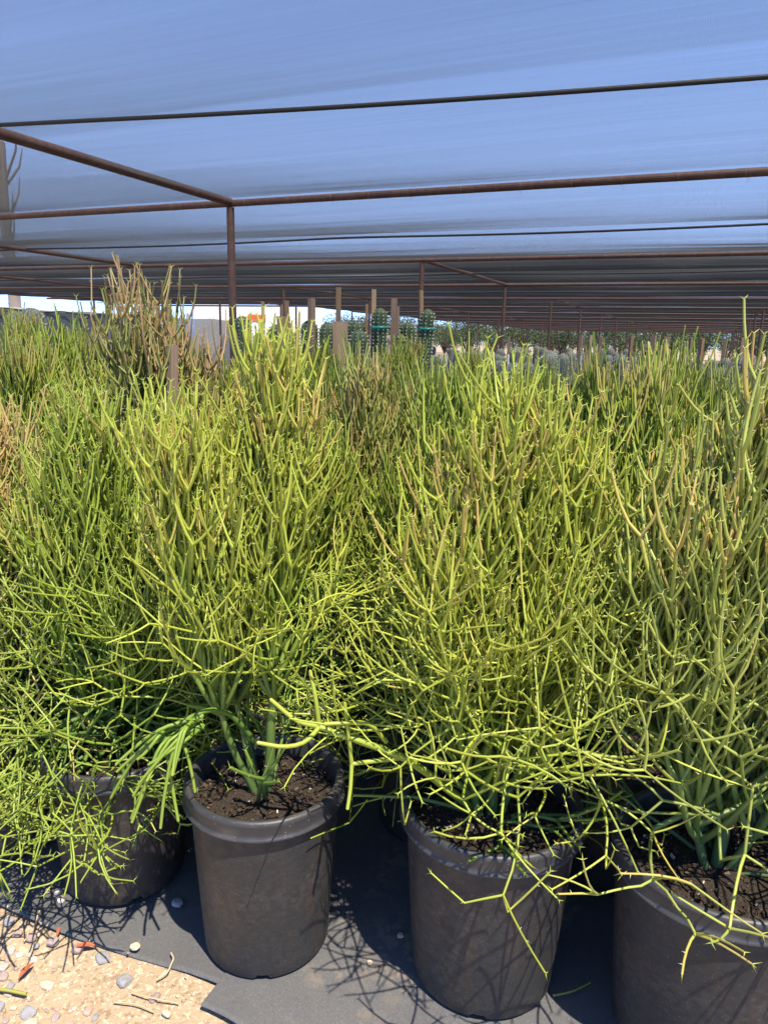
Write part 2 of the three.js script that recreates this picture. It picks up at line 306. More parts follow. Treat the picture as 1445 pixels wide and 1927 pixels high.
// cloth: woven sheet with raised threads, slack between its supports
const XL = COLS[0] - 2.6, XR = COLS[5] + 1;
function clothY(x, z, bay) {
  const r0 = bay < 0 ? -2.42 : rowZ(bay), r1 = rowZ(bay + 1), mid = bay < 0 ? rowZ(-1) - 3.0 : (r0 + r1) / 2;
  const h = z > mid ? (r0 - z) / (r0 - mid) : (mid - z) / (mid - r1);
  const sx = 0.5 + 0.5 * Math.sin(x * 0.9 + bay * 2 + 0.6 * Math.sin(z));
  let y = ROOF + 0.055 - 0.035 * Math.sin(h * Math.PI) * (0.6 + 0.8 * sx);
  y += 0.010 * (fbm(x / 40 + 0.5, z / 40 + 0.5, 8, 70, 3, 401 + bay) - 0.5) * 2 * (0.5 + sx);
  return y;
}
function shadeCloth(bay, label) {
  const z0 = bay < 0 ? -2.42 : rowZ(bay) - 0.004, z1 = rowZ(bay + 1) + 0.002;
  const o = thing('shade_cloth', label, 'shade cloth', [0, 0, 0]);
  const near = bay < 1, xs = [], xl = bay > 3 ? COLS[1] - 0.3 : XL; for (let x = xl; x <= XR + 0.01; x += (XR - xl) / 26) xs.push(x);
  { // woven sheet
    const nz = near ? 150 : 60, P = [], I = [], UV = [];
    for (let j = 0; j <= nz; j++) for (const x of xs) { const z = lerp(z0, z1, j / nz); P.push(x, clothY(x, z, bay) + 0.006, z); UV.push(x / 7.3, z / 2.9); }
    const w = xs.length; for (let j = 0; j < nz; j++) for (let i = 0; i < w - 1; i++) { const a = j * w + i, b = a + w; I.push(a, a + 1, b, a + 1, b + 1, b); }
    const g = new THREE.BufferGeometry(); g.setAttribute('position', new THREE.Float32BufferAttribute(P, 3)); g.setAttribute('uv', new THREE.Float32BufferAttribute(UV, 2)); g.setIndex(I); g.computeVertexNormals();
    part('woven_sheet', g, M.sheet, o);
  }
  { // threads
    const sp = [0.008, 0.011, 0.018, 0.026, 0.034][Math.min(bay + 1, 4)], w = sp * (near ? 0.10 : 0.2), t = sp * (near ? 0.066 : 0.13), n = Math.floor((z0 - z1) / sp), P = [], I = [];
    const step = near ? 1 : 2, xx = xs.filter((_, i) => i % step === 0);
    for (let k = 0; k < n; k++) {
      const z = z0 - (k + 0.5) * sp;
      for (let q = 0; q < xx.length; q++) {
        const x = xx[q], y = clothY(x, z, bay), b = P.length / 3;
        P.push(x, y, z + w / 2, x, y + t, z + w / 2, x, y + t, z - w / 2, x, y, z - w / 2);
        if (q) { const a = b - 4; for (let s = 0; s < 4; s++) { const s2 = (s + 1) % 4; I.push(a + s, b + s, a + s2, a + s2, b + s, b + s2); } }
      }
    }
    const g = new THREE.BufferGeometry(); g.setAttribute('position', new THREE.Float32BufferAttribute(P, 3)); g.setIndex(I); g.computeVertexNormals();
    const m = part('threads', g, M.thread, o); m.userData.kind = 'stuff';
    if (near) { // the finer threads that cross them
      const Q = [], J = [], sx = bay < 0 ? 0.0065 : 0.013, wx = sx * 0.045, tx = sx * 0.11, nz = 9;
      for (let x = bay < 0 ? -9 : -18; x < (bay < 0 ? 1 : 2.5); x += sx) for (let k = 0; k <= nz; k++) {
        const z = lerp(z0, z1, k / nz), y = clothY(x, z, bay) - 0.004, b = Q.length / 3;
        Q.push(x - wx, y, z, x - wx, y + tx, z, x + wx, y + tx, z, x + wx, y, z);
        if (k) { const a = b - 4; for (let s = 0; s < 4; s++) { const s2 = (s + 1) % 4; J.push(a + s, b + s, a + s2, a + s2, b + s, b + s2); } }
      }
      const g2 = new THREE.BufferGeometry(); g2.setAttribute('position', new THREE.Float32BufferAttribute(Q, 3)); g2.setIndex(J); g2.computeVertexNormals();
      const m2 = part('cross_threads', g2, M.thread, o); m2.userData.kind = 'stuff';
    }
  }
}
const ordinal = ['second', 'third', 'fourth', 'fifth', 'sixth', 'seventh', 'eighth', 'ninth', 'tenth', 'eleventh', 'twelfth', 'thirteenth', 'fourteenth'];
shadeCloth(-1, 'blue tinted see-through shade cloth overhead, nearest bay above the front plants');
for (let b = 0; b < ROWS - 1; b++) shadeCloth(b, `dark grey woven shade cloth stretched over the ${ordinal[b] || 'last'} bay counted from the camera`);

// ------------------------------------------------------------------ pots
function potGeo(R, H, rb) {
  // body: closed shell with drain notches at the foot
  const seg = 96, prof = []; const bodyTop = H - 0.052;
  prof.push([rb - 0.012, 0.0, 0], [rb, 0.012, 1]);
  for (let k = 1; k <= 12; k++) { const t = k / 12; prof.push([lerp(rb, R - 0.016, Math.pow(t, 0.92)), lerp(0.012, bodyTop + 0.004, t), 1]); }
  const P = [], UV = [], I = [];
  for (let j = 0; j < prof.length; j++) for (let i = 0; i <= seg; i++) {
    const a = i / seg * Math.PI * 2, notch = (i % 24) < 3;
    let [r, y] = prof[j]; if (j === 0 && notch) { y = 0.022; r = rb + 0.0005; } if (j === 1 && notch) y = 0.024;
    P.push(Math.sin(a) * r, y, Math.cos(a) * r); UV.push(i / seg, y / (H * 1.0));
  }
  for (let j = 0; j < prof.length - 1; j++) for (let i = 0; i < seg; i++) { const a = j * (seg + 1) + i, b = a + seg + 1; I.push(a, a + 1, b, a + 1, b + 1, b); }
  const g = new THREE.BufferGeometry(); g.setAttribute('position', new THREE.Float32BufferAttribute(P, 3)); g.setAttribute('uv', new THREE.Float32BufferAttribute(UV, 2)); g.setIndex(I); g.computeVertexNormals();
  // rim: flared band with a rolled top lip, thin lower lip and the inner wall
  const rp = [[R - 0.018, bodyTop + 0.003], [R + 0.001, bodyTop], [R + 0.003, bodyTop + 0.003], [R, bodyTop + 0.007], [R - 0.006, bodyTop + 0.014], [R - 0.001, H - 0.014], [R - 0.002, H - 0.006], [R - 0.007, H - 0.001], [R - 0.013, H], [R - 0.020, H - 0.003], [R - 0.024, H - 0.010], [R - 0.028, H - 0.05], [R - 0.045, H - 0.12]].map(q => new THREE.Vector2(q[0], q[1]));
  const rg = new THREE.LatheGeometry(rp, 72);
  return [g, rg];
}
function soilGeo(r, y, seed) {
  const P = [], I = [], n = 40, rings = 12; P.push(0, y + 0.01, 0);
  for (let j = 1; j <= rings; j++) for (let i = 0; i < n; i++) { const a = i / n * 6.2832, q = r * j / rings, x = Math.cos(a) * q, z = Math.sin(a) * q; P.push(x, y + 0.02 * (fbm(x + 1, z + 1, 40, 40, 3, seed) - 0.5) + 0.01 * (1 - j / rings), z); }
  for (let i = 0; i < n; i++) I.push(0, 1 + (i + 1) % n, 1 + i);
  for (let j = 1; j < rings; j++) for (let i = 0; i < n; i++) { const a = 1 + (j - 1) * n + i, b = 1 + (j - 1) * n + (i + 1) % n; I.push(a, b, a + n, b, b + n, a + n); }
  const g = new THREE.BufferGeometry(); g.setAttribute('position', new THREE.Float32BufferAttribute(P, 3)); g.setIndex(I); worldUV(g, (x, y2, z) => [x * 3, z * 3]); g.computeVertexNormals(); return g;
}
const chipGeo = new THREE.BoxGeometry(1, 0.35, 0.6);
function addPot(o, R, H, rb, turn, seed, detail) {
  const [bg, rg] = potGeo(R, H, rb);
  const b = part('pot', bg, M.pot, o); b.rotation.y = turn; part('rim', rg, M.rim, b);
  const sy = H - 0.058; const s = part('soil', soilGeo(R - 0.03, sy, seed), M.soil, o);
  if (detail) {
    const r = rng(seed); const mt = new THREE.Matrix4();
    M.chip.forEach((mat, k) => {
      const n = [300, 110, 22][k], im = new THREE.InstancedMesh(chipGeo, mat, n);
      for (let i = 0; i < n; i++) { const a = r() * 6.28, q = Math.sqrt(r()) * (R - 0.036), L = 0.004 + 0.010 * r(); mt.compose(V(Math.cos(a) * q, sy + 0.006 + 0.006 * r(), Math.sin(a) * q), new THREE.Quaternion().setFromEuler(new THREE.Euler(r() * 6, r() * 6, r() * 6)), V(L, L * 0.7, L)); im.setMatrixAt(i, mt); }
      im.name = 'bark_chips'; im.userData.kind = 'stuff'; s.add(im);
    });
  }
}

// ------------------------------------------------------------------ pencil cactus
const PAL = {
  yellow: { old: [0.07, 0.13, 0.045], mid: [0.175, 0.265, 0.028], young: [0.36, 0.41, 0.055], tip: [0.48, 0.34, 0.11] },
  green: { old: [0.055, 0.115, 0.038], mid: [0.125, 0.22, 0.024], young: [0.265, 0.345, 0.045], tip: [0.42, 0.35, 0.10] },
  brown: { old: [0.06, 0.10, 0.035], mid: [0.12, 0.165, 0.032], young: [0.22, 0.225, 0.06], tip: [0.40, 0.24, 0.12] },
  blue: { old: [0.07, 0.135, 0.065], mid: [0.16, 0.24, 0.048], young: [0.34, 0.385, 0.08], tip: [0.52, 0.34, 0.11] },
  pale: { old: [0.075, 0.135, 0.055], mid: [0.19, 0.255, 0.05], young: [0.36, 0.385, 0.095], tip: [0.50, 0.30, 0.14] },
};
function ageColour(p, t) { return t < 0.4 ? mix3(p.old, p.mid, t / 0.4) : t < 0.8 ? mix3(p.mid, p.young, (t - 0.4) / 0.4) : mix3(p.young, p.tip, (t - 0.8) / 0.2); }
const UP = V(0, 1, 0);
function perp(d, an) { const a = Math.abs(d.y) < 0.95 ? UP : V(1, 0, 0), u = a.clone().cross(d).normalize(), w = d.clone().cross(u); return u.multiplyScalar(Math.cos(an)).addScaledVector(w, Math.sin(an)); }
// one stem: returns end point and direction
function stem(gb, r, S, p, d, L, r0, r1, up, age0, age1, wob = S.wob) {
  const n = S.seg, pts = [p.clone()], rad = [r0], q = p.clone(), v = d.clone();
  const bend = perp(d, r() * 6.28).multiplyScalar(wob * (r() - 0.25)), jit = 0.8 + 0.4 * r(), hue = (r() - 0.5) * 0.12;
  for (let k = 0; k < n; k++) {
    v.addScaledVector(UP, up * (1.75 - 1.5 * k / n) / n).addScaledVector(bend, 1 / n).normalize();
    if (q.y + v.y * L / n < S.minY) { v.y = 0.12 + 0.25 * Math.abs(v.y); v.normalize(); }
    q.addScaledVector(v, L / n); pts.push(q.clone()); rad.push(lerp(r0, r1, (k + 1) / n));
  }
  const cols = pts.map((_, k) => { const c = ageColour(S.pal, clamp(lerp(age0, age1, k / n) + hue, 0, 1)), b = jit * (0.93 + 0.14 * r()); return [c[0] * b, c[1] * b, c[2] * b]; });
  gb.tube(pts, rad, rad[0] < 0.0052 ? Math.min(S.sides, 4) : S.sides, cols);
  if (S.nubs) { const m = r() < 0.6 ? 1 + Math.floor(r() * 2) : 0; for (let k = 0; k < m; k++) { const f = 0.25 + 0.65 * r(), i = Math.min(n - 1, Math.floor(f * n)), c0 = pts[i].clone().lerp(pts[i + 1], f * n - i), nn = perp(v, r() * 6.28); spike(gb, c0.addScaledVector(nn, r1 * 0.9), nn.addScaledVector(v, 0.6).normalize(), 0.006 + 0.006 * r(), 0.0011, [0.55, 0.53, 0.33]); } }
  return [q, v];
}
function spike(gb, p, d, L, w, col) {
  const a = perp(d, 0).multiplyScalar(w), b = perp(d, 2.1).multiplyScalar(w), c = perp(d, 4.2).multiplyScalar(w), e = p.clone().addScaledVector(d, L);
  const i = gb.vert(p.clone().add(a), a.clone().normalize(), col); gb.vert(p.clone().add(b), b.clone().normalize(), col); gb.vert(p.clone().add(c), c.clone().normalize(), col); gb.vert(e, d, col);
  gb.i.push(i, i + 1, i + 3, i + 1, i + 2, i + 3, i + 2, i, i + 3);
}
function growTwig(gb, r, S, p, d, L, rad, order, up, age) {
  const last = order >= S.order, age1 = clamp(age + (last ? 0.42 : 0.22), 0, S.maxAge ?? 1);
  const [q, v] = stem(gb, r, S, p, d, L, rad, rad * (last ? 0.72 : 0.84), up, age, age1);
  if (last) {
    if (S.nubs) { const m = 2 + Math.floor(r() * 2), o = r() * 6; for (let k = 0; k < m; k++) { const nn = perp(v, o + k / m * 6.28); spike(gb, q.clone().addScaledVector(v, rad * 0.3), nn.addScaledVector(v, 0.9).normalize(), 0.009 + 0.012 * r(), 0.0015, ageColour(S.pal, age1 * 0.9).map(x => x * 1.15)); } }
    return;
  }
  const n = r() < 0.42 ? 2 : r() < 0.82 ? 3 : 1, o = r() * 6.28;
  for (let k = 0; k < n; k++) {
    const sp = (n === 1 ? 0.25 : 0.5 + 0.45 * r()), nd = v.clone().addScaledVector(perp(v, o + k / n * 6.28 + 0.5 * (r() - 0.5)), sp * S.open).normalize();
    growTwig(gb, r, S, q, nd, L * (0.68 + 0.42 * r()), rad * (0.80 + 0.1 * r()), order + 1, up * (0.85 + 0.4 * r()), age1);
  }
}
// S: seed, H crown height, spread, nodes, per (branches a node), trunk radius, lean [x, z], pal, order, seg, sides, open, base (lowest branching share), droop, co (extra leaders)
function pencil(o, S, y0, split) {
  const r = rng(S.seed), trunkGB = new GB(), cut = split === 2;
  const whole = split === 0 ? new GB() : null;
  const emitBranch = (axis, twigs) => {
    if (whole) return;
    const m = part('branch', axis.geo(), M.stem, o);
    if (cut) for (const t of twigs) if (!t.empty) part('twig', t.geo(), M.stem, m);
  };
  const leaders = [{ p: V(0, y0 - 0.02, 0), lean: V(S.lean[0], 0, S.lean[1]), H: S.H, rad: S.rad, nodes: S.nodes, from: S.base }];
  for (let k = 0; k < S.co; k++) { const a = r() * 6.28 + k * 2.3, l = 0.28 + 0.25 * r(); leaders.push({ p: V(Math.cos(a) * 0.02, y0 - 0.02, Math.sin(a) * 0.02), lean: V(Math.cos(a) * l, 0, Math.sin(a) * l), H: S.H * (0.62 + 0.28 * r()), rad: S.rad * 0.68, nodes: Math.round(S.nodes * 0.7), from: S.base * 1.05 }); }
  for (const T of leaders) {
    // leader axis
    const N = T.nodes, pts = [], rad = [], cols = []; let q = T.p.clone(), v = T.lean.clone().add(UP).normalize(); const wob = r() * 6;
    for (let k = 0; k <= N; k++) {
      pts.push(q.clone()); const t = k / N; rad.push(lerp(T.rad, 0.0055, Math.pow(t, 0.75)));
      const c = ageColour(S.pal, 0.55 * t), b = 0.9 + 0.2 * r(); cols.push([c[0] * b, c[1] * b, c[2] * b]);
      v.addScaledVector(UP, 0.10).add(V(Math.sin(wob + k * 1.7), 0, Math.cos(wob * 1.3 + k * 1.9)).multiplyScalar(0.07)).normalize();
      q.addScaledVector(v, T.H * 0.86 / N);
    }
    const curve = new THREE.CatmullRomCurve3(pts), fine = [], fr = [], fc = []; for (let k = 0; k <= N * 2; k++) { fine.push(curve.getPoint(k / (N * 2))); const a = k / 2, i = Math.min(N - 1, Math.floor(a)); fr.push(lerp(rad[i], rad[i + 1], a - i)); fc.push(mix3(cols[i], cols[i + 1], a - i)); }
    trunkGB.tube(fine, fr, S.sides + 2, fc);
    for (let k = 0; k <= N; k++) {
      const t = k / N; if (t < T.from) continue;
      const n = Math.max(2, Math.round(S.per * (0.75 + 0.5 * r()))), az0 = r() * 6.28;
      for (let b = 0; b < n; b++) {
        const az = az0 + b / n * 6.28 + 0.5 * (r() - 0.5);
        const pol = lerp(S.low ?? 1.25, 0.45, Math.pow(t, 0.75)) + 0.35 * (r() - 0.5), low = t < 0.5, droop = low && r() < S.droop;
        const d = V(Math.cos(az) * Math.sin(pol), Math.cos(pol) * (droop ? -0.1 : 1), Math.sin(az) * Math.sin(pol)).normalize();
        const L = S.spread * lerp(0.24, S.topL, Math.pow(t, 0.8)) * (0.7 + 0.5 * r()), up = droop ? -0.4 * r() : low ? 0.15 + 1.2 * r() : 1.1 + 1.1 * r();
        const br = lerp(0.0066, 0.0070, t) * S.thick, age = lerp(0.28, 0.42, t), axis = whole || new GB();
        const W = { ...S, wob: low ? 1.5 : 0.8, maxAge: r() < S.tips * smooth(0.45, 1, t) ? 0.88 + 0.12 * r() : r() < 0.06 ? 0.9 : 0.66 + 0.14 * r(), open: S.open * (low ? 1.25 : 1.75) };
        const [e, dv] = stem(axis, r, W, pts[k], d, L, br * 1.4, br * 1.0, up, Math.max(0, age - 0.15), age, 0.3);
        const nt = 2 + Math.floor(r() * 2.6), o2 = r() * 6.28, twigs = [];
        for (let w = 0; w < nt; w++) {
          const gb = whole || (cut ? new GB() : axis), nd = dv.clone().addScaledVector(perp(dv, o2 + w / nt * 6.28 + 0.4 * (r() - 0.5)), (0.55 + 0.5 * r()) * W.open).normalize();
          growTwig(gb, r, W, e, nd, S.spread * lerp(0.16, 0.118, t) * (0.7 + 0.65 * r()), br * (low ? 0.64 : 0.82), 1, up, age + 0.05);
          twigs.push(gb);
        }
        emitBranch(axis, twigs);
      }
    }
  }
  // suckers at the foot
  for (let k = 0; k < (S.suckers ?? 5); k++) {
    const gb = whole || new GB(), a = r() * 6.28, p = V(Math.cos(a) * (0.03 + 0.03 * r()), y0, Math.sin(a) * (0.03 + 0.03 * r())), d = V(Math.cos(a) * (0.3 + r()), 0.8, Math.sin(a) * (0.3 + r())).normalize();
    growTwig(gb, r, { ...S, order: 2, pal: { ...S.pal, mid: mix3(S.pal.old, S.pal.mid, 0.45), young: S.pal.mid, tip: S.pal.young } }, p, d, 0.10 + 0.08 * r(), 0.006, 1, 0.2, 0.1);
    emitBranch(gb, []);
  }
  part('trunk', trunkGB.geo(), M.stem, o);
  if (whole) part('crown', whole.geo(), M.stem, o);
}
const SB = { H: 1.2, spread: 1, nodes: 13, per: 4, rad: 0.0165, lean: [0, 0], order: 3, seg: 4, sides: 5, open: 1.3, base: 0.14, droop: 0.3, co: 2, thick: 0.88, nubs: true, wob: 0.3, tips: 0.28, minY: 0.36, topL: 0.105 };

const front = [
  { n: 'pot1', x: -1.508, z: -1.507, R: 0.22, H: 0.455, rb: 0.176, label: 'bushy green pencil cactus hanging over its pot, second from left in front row', S: { seed: 21, seg: 3, hang: 0.17, pal: PAL.green, H: 0.80, spread: 0.92, per: 6, co: 3, lean: [-0.02, 0.03], droop: 0.55, low: 1.5, base: 0.05 } },
  { n: 'pot2', x: -0.968, z: -1.478, R: 0.212, H: 0.50, rb: 0.170, label: 'yellow green pencil cactus with bare lower trunk in the pot left of centre', S: { seed: 33, pal: PAL.yellow, H: 0.95, spread: 0.86, per: 6.2, co: 2, topL: 0.12, thick: 0.85, lean: [0.05, -0.02], base: 0.32, droop: 0.05, low: 1.05, open: 1.05, nodes: 14 } },
  { n: 'pot3', x: -0.39, z: -1.635, R: 0.232, H: 0.505, rb: 0.186, label: 'wide yellow green pencil cactus with orange tips in the pot right of centre', S: { seed: 47, hang: -0.03, pal: PAL.yellow, H: 0.75, spread: 1.0, per: 5.8, topL: 0.16, co: 3, lean: [0.06, 0.0], base: 0.14, droop: 0.0, low: 1.05, nodes: 14, thick: 0.88, open: 1.4 } },
  { n: 'pot4', x: 0.14, z: -1.67, R: 0.24, H: 0.515, rb: 0.192, label: 'blue green pencil cactus with thick stems in the rightmost front pot', S: { seed: 59, pal: PAL.blue, H: 0.75, spread: 1.05, hang: -0.04, per: 5.6, topL: 0.14, co: 3, lean: [0.0, 0.0], base: 0.18, droop: 0.03, low: 1.15, thick: 0.92, open: 1.35 } },
  { n: 'pot0', x: -1.98, z: -1.47, R: 0.215, H: 0.43, rb: 0.172, label: 'pale pencil cactus with orange tips at the left edge of the front row', S: { seed: 65, seg: 3, hang: 0.15, pal: PAL.pale, H: 0.76, spread: 0.95, per: 6, tips: 0.9, co: 3, lean: [0.12, 0.0], droop: 0.45, low: 1.45, base: 0.05 } },
];
const made = {};
for (const f of front) {
  const o = thing('potted_pencil_cactus', f.label, 'potted plant', [f.x, 0.016, f.z]); made[f.n] = o;
  addPot(o, f.R, f.H, f.rb, f.x * 5 + 0.55, 900 + f.S.seed, true);
  pencil(o, { ...SB, minY: f.H - (f.S.hang ?? 0.05), ...f.S }, f.H - 0.055, 2);
}
// tall brown-tipped plant of the second row, tied to a stake
{
  const o = thing('potted_pencil_cactus', 'tall pencil cactus with brownish upright tips, rising highest on the left behind the front row', 'potted plant', [-1.84, 0.012, -2.1]);
  addPot(o, 0.215, 0.43, 0.172, 1, 777, false);
  pencil(o, { ...SB, seed: 71, pal: PAL.brown, H: 0.99, spread: 1.15, per: 3.5, topL: 0.2, co: 1, lean: [0.02, 0], base: 0.18, droop: 0.25, open: 1.2, thick: 0.95, tips: 0.8 }, 0.37, 2);
}
// back rows: a few kinds of plant, each copied
const KINDS = [
  [PAL.green, 0.94, 81, 4.3, 1.0], [PAL.yellow, 0.98, 82, 4.3, 1.0], [PAL.green, 1.0, 83, 4.6, 0.92], [PAL.pale, 0.94, 84, 4.4, 0.95], [PAL.green, 0.90, 85, 4.7, 1.0],
];
const backGroup = 'pencil cactus plants filling the rows behind the front pots';
const backLabel = (k, z) => `${['green', 'yellowish', 'narrow upright green', 'pale green', 'broad bushy green'][k]} pencil cactus in the ${z > -1.8 ? 'front row at its end' : z > -2.35 ? 'second row behind the front pots' : z > -2.9 ? 'third row from the front' : z > -3.4 ? 'fourth row from the front' : z > -3.9 ? 'fifth row from the front' : z > -4.4 ? 'sixth row from the front' : 'last row before the tall cacti'}`;
const simplePot = potGeo(0.215, 0.43, 0.172), simpleSoil = soilGeo(0.185, 0.372, 5);
{
  const r = rng(1234), spots = [];
  // second row close behind, then looser rows as far back as the beds of columnar cactus
  for (const [x, z] of [[-2.38, -1.98], [-1.27, -2.06], [-0.74, -2.16], [-0.14, -2.2], [0.46, -2.15], [-2.45, -1.45], [0.72, -1.72]]) spots.push([x, z]);
  for (let j = 0; j < 5; j++) { const z = -2.62 - j * 0.5; const xa = z * 1.18 - 0.3, xb = 0.72 + (-z - 2.6) * 0.1; for (let x = xa + (j % 2) * 0.27; x < xb; x += 0.54) spots.push([x + (r() - 0.5) * 0.1, z + (r() - 0.5) * 0.1]); }
  const protos = KINDS.map(() => null);
  for (const [x, z] of spots) {
    const k = Math.floor(r() * KINDS.length), tn = r() * 6.28, sc = (x < -2.1 && z > -3.4 ? 1.0 : z > -2.4 && x < -0.5 ? 1.06 : z > -2.4 ? 0.91 : 0.90) + 0.1 * r();
    if (!protos[k]) {
      const [pal, H, seed, per, spread] = KINDS[k];
      const o = thing('potted_pencil_cactus', backLabel(k, z), 'potted plant', [x, 0.01, z], backGroup); protos[k] = o;
      const b = part('pot', simplePot[0], M.pot, o); part('rim', simplePot[1], M.rim, b); part('soil', simpleSoil, M.soil, o);
      pencil(o, { ...SB, seed, pal, H, spread, per, co: 3, nodes: 12, seg: 2, sides: 3, nubs: false, base: 0.12 }, 0.37, 1);
      o.rotation.y = tn;
    } else copyOf(protos[k], [x, 0.01, z], tn, backLabel(k, z), backGroup, sc);
  }
}

// ------------------------------------------------------------------ single branches that stand out in front
function limb(parent, o, chains, S) {
  // chains: [points in the place, radius at start, radius at end, age at start, age at end]; the first is the branch, the rest its twigs
  let b = null;
  for (const [pts, r0, r1, a0, a1] of chains) {
    const gb = new GB(), c = new THREE.CatmullRomCurve3(pts.map(p => V(p[0] - o.position.x, p[1] - o.position.y, p[2] - o.position.z))), n = 8;
    const P = [], R = [], C = []; for (let k = 0; k <= n; k++) { P.push(c.getPoint(k / n)); R.push(lerp(r0, r1, k / n)); C.push(ageColour(S, lerp(a0, a1, k / n))); }
    gb.tube(P, R, 7, C); const m = part(b ? 'twig' : 'branch', gb.geo(), M.stem, b || parent); if (!b) b = m;
  }
}
limb(made.pot3, made.pot3, [
  [[[-0.41, 0.43, -1.67], [-0.49, 0.57, -1.55], [-0.56, 0.68, -1.46], [-0.65, 0.74, -1.39], [-0.74, 0.77, -1.36]], 0.012, 0.0062, 0.45, 0.62],
  [[[-0.74, 0.77, -1.36], [-0.75, 0.84, -1.36], [-0.77, 0.90, -1.37]], 0.0058, 0.0045, 0.62, 0.74],
  [[[-0.74, 0.77, -1.36], [-0.78, 0.79, -1.33], [-0.84, 0.84, -1.31]], 0.0058, 0.0045, 0.62, 0.8],
  [[[-0.74, 0.77, -1.36], [-0.75, 0.755, -1.31], [-0.78, 0.757, -1.27], [-0.83, 0.77, -1.24]], 0.0058, 0.0045, 0.62, 0.78],
  [[[-0.56, 0.685, -1.46], [-0.61, 0.69, -1.41], [-0.66, 0.69, -1.37]], 0.0062, 0.0052, 0.55, 0.66],
  [[[-0.66, 0.69, -1.37], [-0.67, 0.77, -1.37], [-0.68, 0.84, -1.37]], 0.005, 0.0042, 0.66, 0.75],
  [[[-0.66, 0.69, -1.37], [-0.653, 0.64, -1.35], [-0.65, 0.60, -1.33]], 0.005, 0.0042, 0.66, 0.74],
  [[[-0.60, 0.73, -1.43], [-0.63, 0.79, -1.39], [-0.71, 0.80, -1.33]], 0.0056, 0.0043, 0.6, 0.76],
], PAL.yellow);
{ // bunch that hangs over the rim on the left of the same pot
  const r = rng(4040), node = [-1.07, 0.735, -1.335], node2 = [-1.12, 0.71, -1.29], chains = [[[[-1.0, 0.60, -1.48], [-1.03, 0.70, -1.42], [-1.05, 0.735, -1.37], node, node2], 0.0078, 0.0055, 0.2, 0.45]];
  for (let k = 0; k < 19; k++) {
    const s = r(), nd = k % 3 ? node : node2, ex = lerp(-1.25, -0.98, s) + 0.02 * (r() - 0.5), ez = -1.20 + 0.09 * (r() - 0.5) - 0.04 * s, ey = 0.49 + 0.20 * r(), st = [nd[0] + 0.03 * (r() - 0.5), nd[1] - 0.035 * r(), nd[2] + 0.03 * (r() - 0.5)], b = 0.035 * (r() - 0.4);
    chains.push([[st, [lerp(st[0], ex, 0.4) + b, lerp(st[1], ey, 0.22) + 0.02 * r(), lerp(st[2], ez, 0.5)], [lerp(st[0], ex, 0.78) + b * 0.6, lerp(st[1], ey, 0.66), lerp(st[2], ez, 0.85)], [ex, ey, ez]], 0.0046 + 0.001 * r(), 0.0036, 0.4, 0.58 + 0.2 * r()]);
  }
  limb(made.pot2, made.pot2, chains, PAL.green);
}

// ------------------------------------------------------------------ wooden stakes
const stakeGeos = {};
function stakeGeo(w, d, h, k) {
  const key = [w, d, h, k].join(); if (stakeGeos[key]) return stakeGeos[key];
  const g = new THREE.BoxGeometry(w, h, d, 2, 6, 2), p = g.attributes.position, r = rng(500 + k);
  const o = r() * 9; for (let i = 0; i < p.count; i++) { const y = p.getY(i) / h; p.setX(i, p.getX(i) * (1 - 0.03 * Math.sin(y * 9 + o)) + 0.004 * Math.sin(y * 3 + o)); if (y > 0.49) p.setY(i, p.getY(i) - 0.006 * Math.abs(Math.sin(p.getX(i) * 90 + o))); }
  g.translate(0, h / 2, 0); const uv = g.attributes.uv; for (let i = 0; i < uv.count; i++) uv.setXY(i, uv.getX(i) * 0.6 + o, uv.getY(i) * h / 1.2);
  g.computeVertexNormals(); return stakeGeos[key] = g;
}
function stake(x, z, h, w, d, lean, k, label, group) {
  const m = part(numbered('wooden_stake'), stakeGeo(w, d, h, k % 4), M.wood[k % 3], scene); m.position.set(x, 0, z); m.rotation.set(lean * 0.3, k * 0.7, lean); return tag(m, label, 'stake', group);
}
stake(-1.74, -2.0, 1.62, 0.034, 0.022, -0.05, 2, 'weathered brown stake standing inside the tall brown-tipped pencil cactus');
stake(0.20, -2.02, 1.45, 0.035, 0.022, 0.03, 0, 'brown stake standing behind the rightmost front pot');
const stakeGroup = 'wooden stakes between the columnar cacti';
[[-2.87, -5.58, 2.06, 0.036, 0], [-2.61, -5.70, 2.05, 0.036, 0], [-3.06, -5.47, 1.96, 0.058, 0.0], [-2.74, -5.85, 1.94, 0.034, 0.01], [-2.68, -6.3, 1.99, 0.034, 0], [-2.47, -5.85, 1.99, 0.048, -0.01], [-2.19, -5.9, 2.05, 0.036, -0.06],
 [-3.55, -5.5, 1.94, 0.03, 0], [-3.45, -5.6, 1.92, 0.03, -0.02], [-3.30, -5.55, 1.95, 0.03, 0.02], [-3.4, -6.1, 2.0, 0.042, 0], [-2.56, -6.1, 1.93, 0.03, 0]].forEach(([x, z, h, w, l], k) =>
  stake(x, z, h, w, w * 0.6, l, k, ['tallest thin stake between the columnar cacti', 'tall thin stake beside the tied cactus', 'wide pale stake among the columnar cacti', 'short thin stake left of the tied cactus', 'thin dark stake left of the tied cactus', 'broad stake between the two tied cacti', 'leaning stake holding the right tied cactus', 'leftmost thin stake in front of the white wall', 'second thin stake in front of the white wall', 'slightly leaning thin stake before the white wall', 'brown stake just left of the broad board', 'grey thin stake among the columnar cacti'][k], stakeGroup));
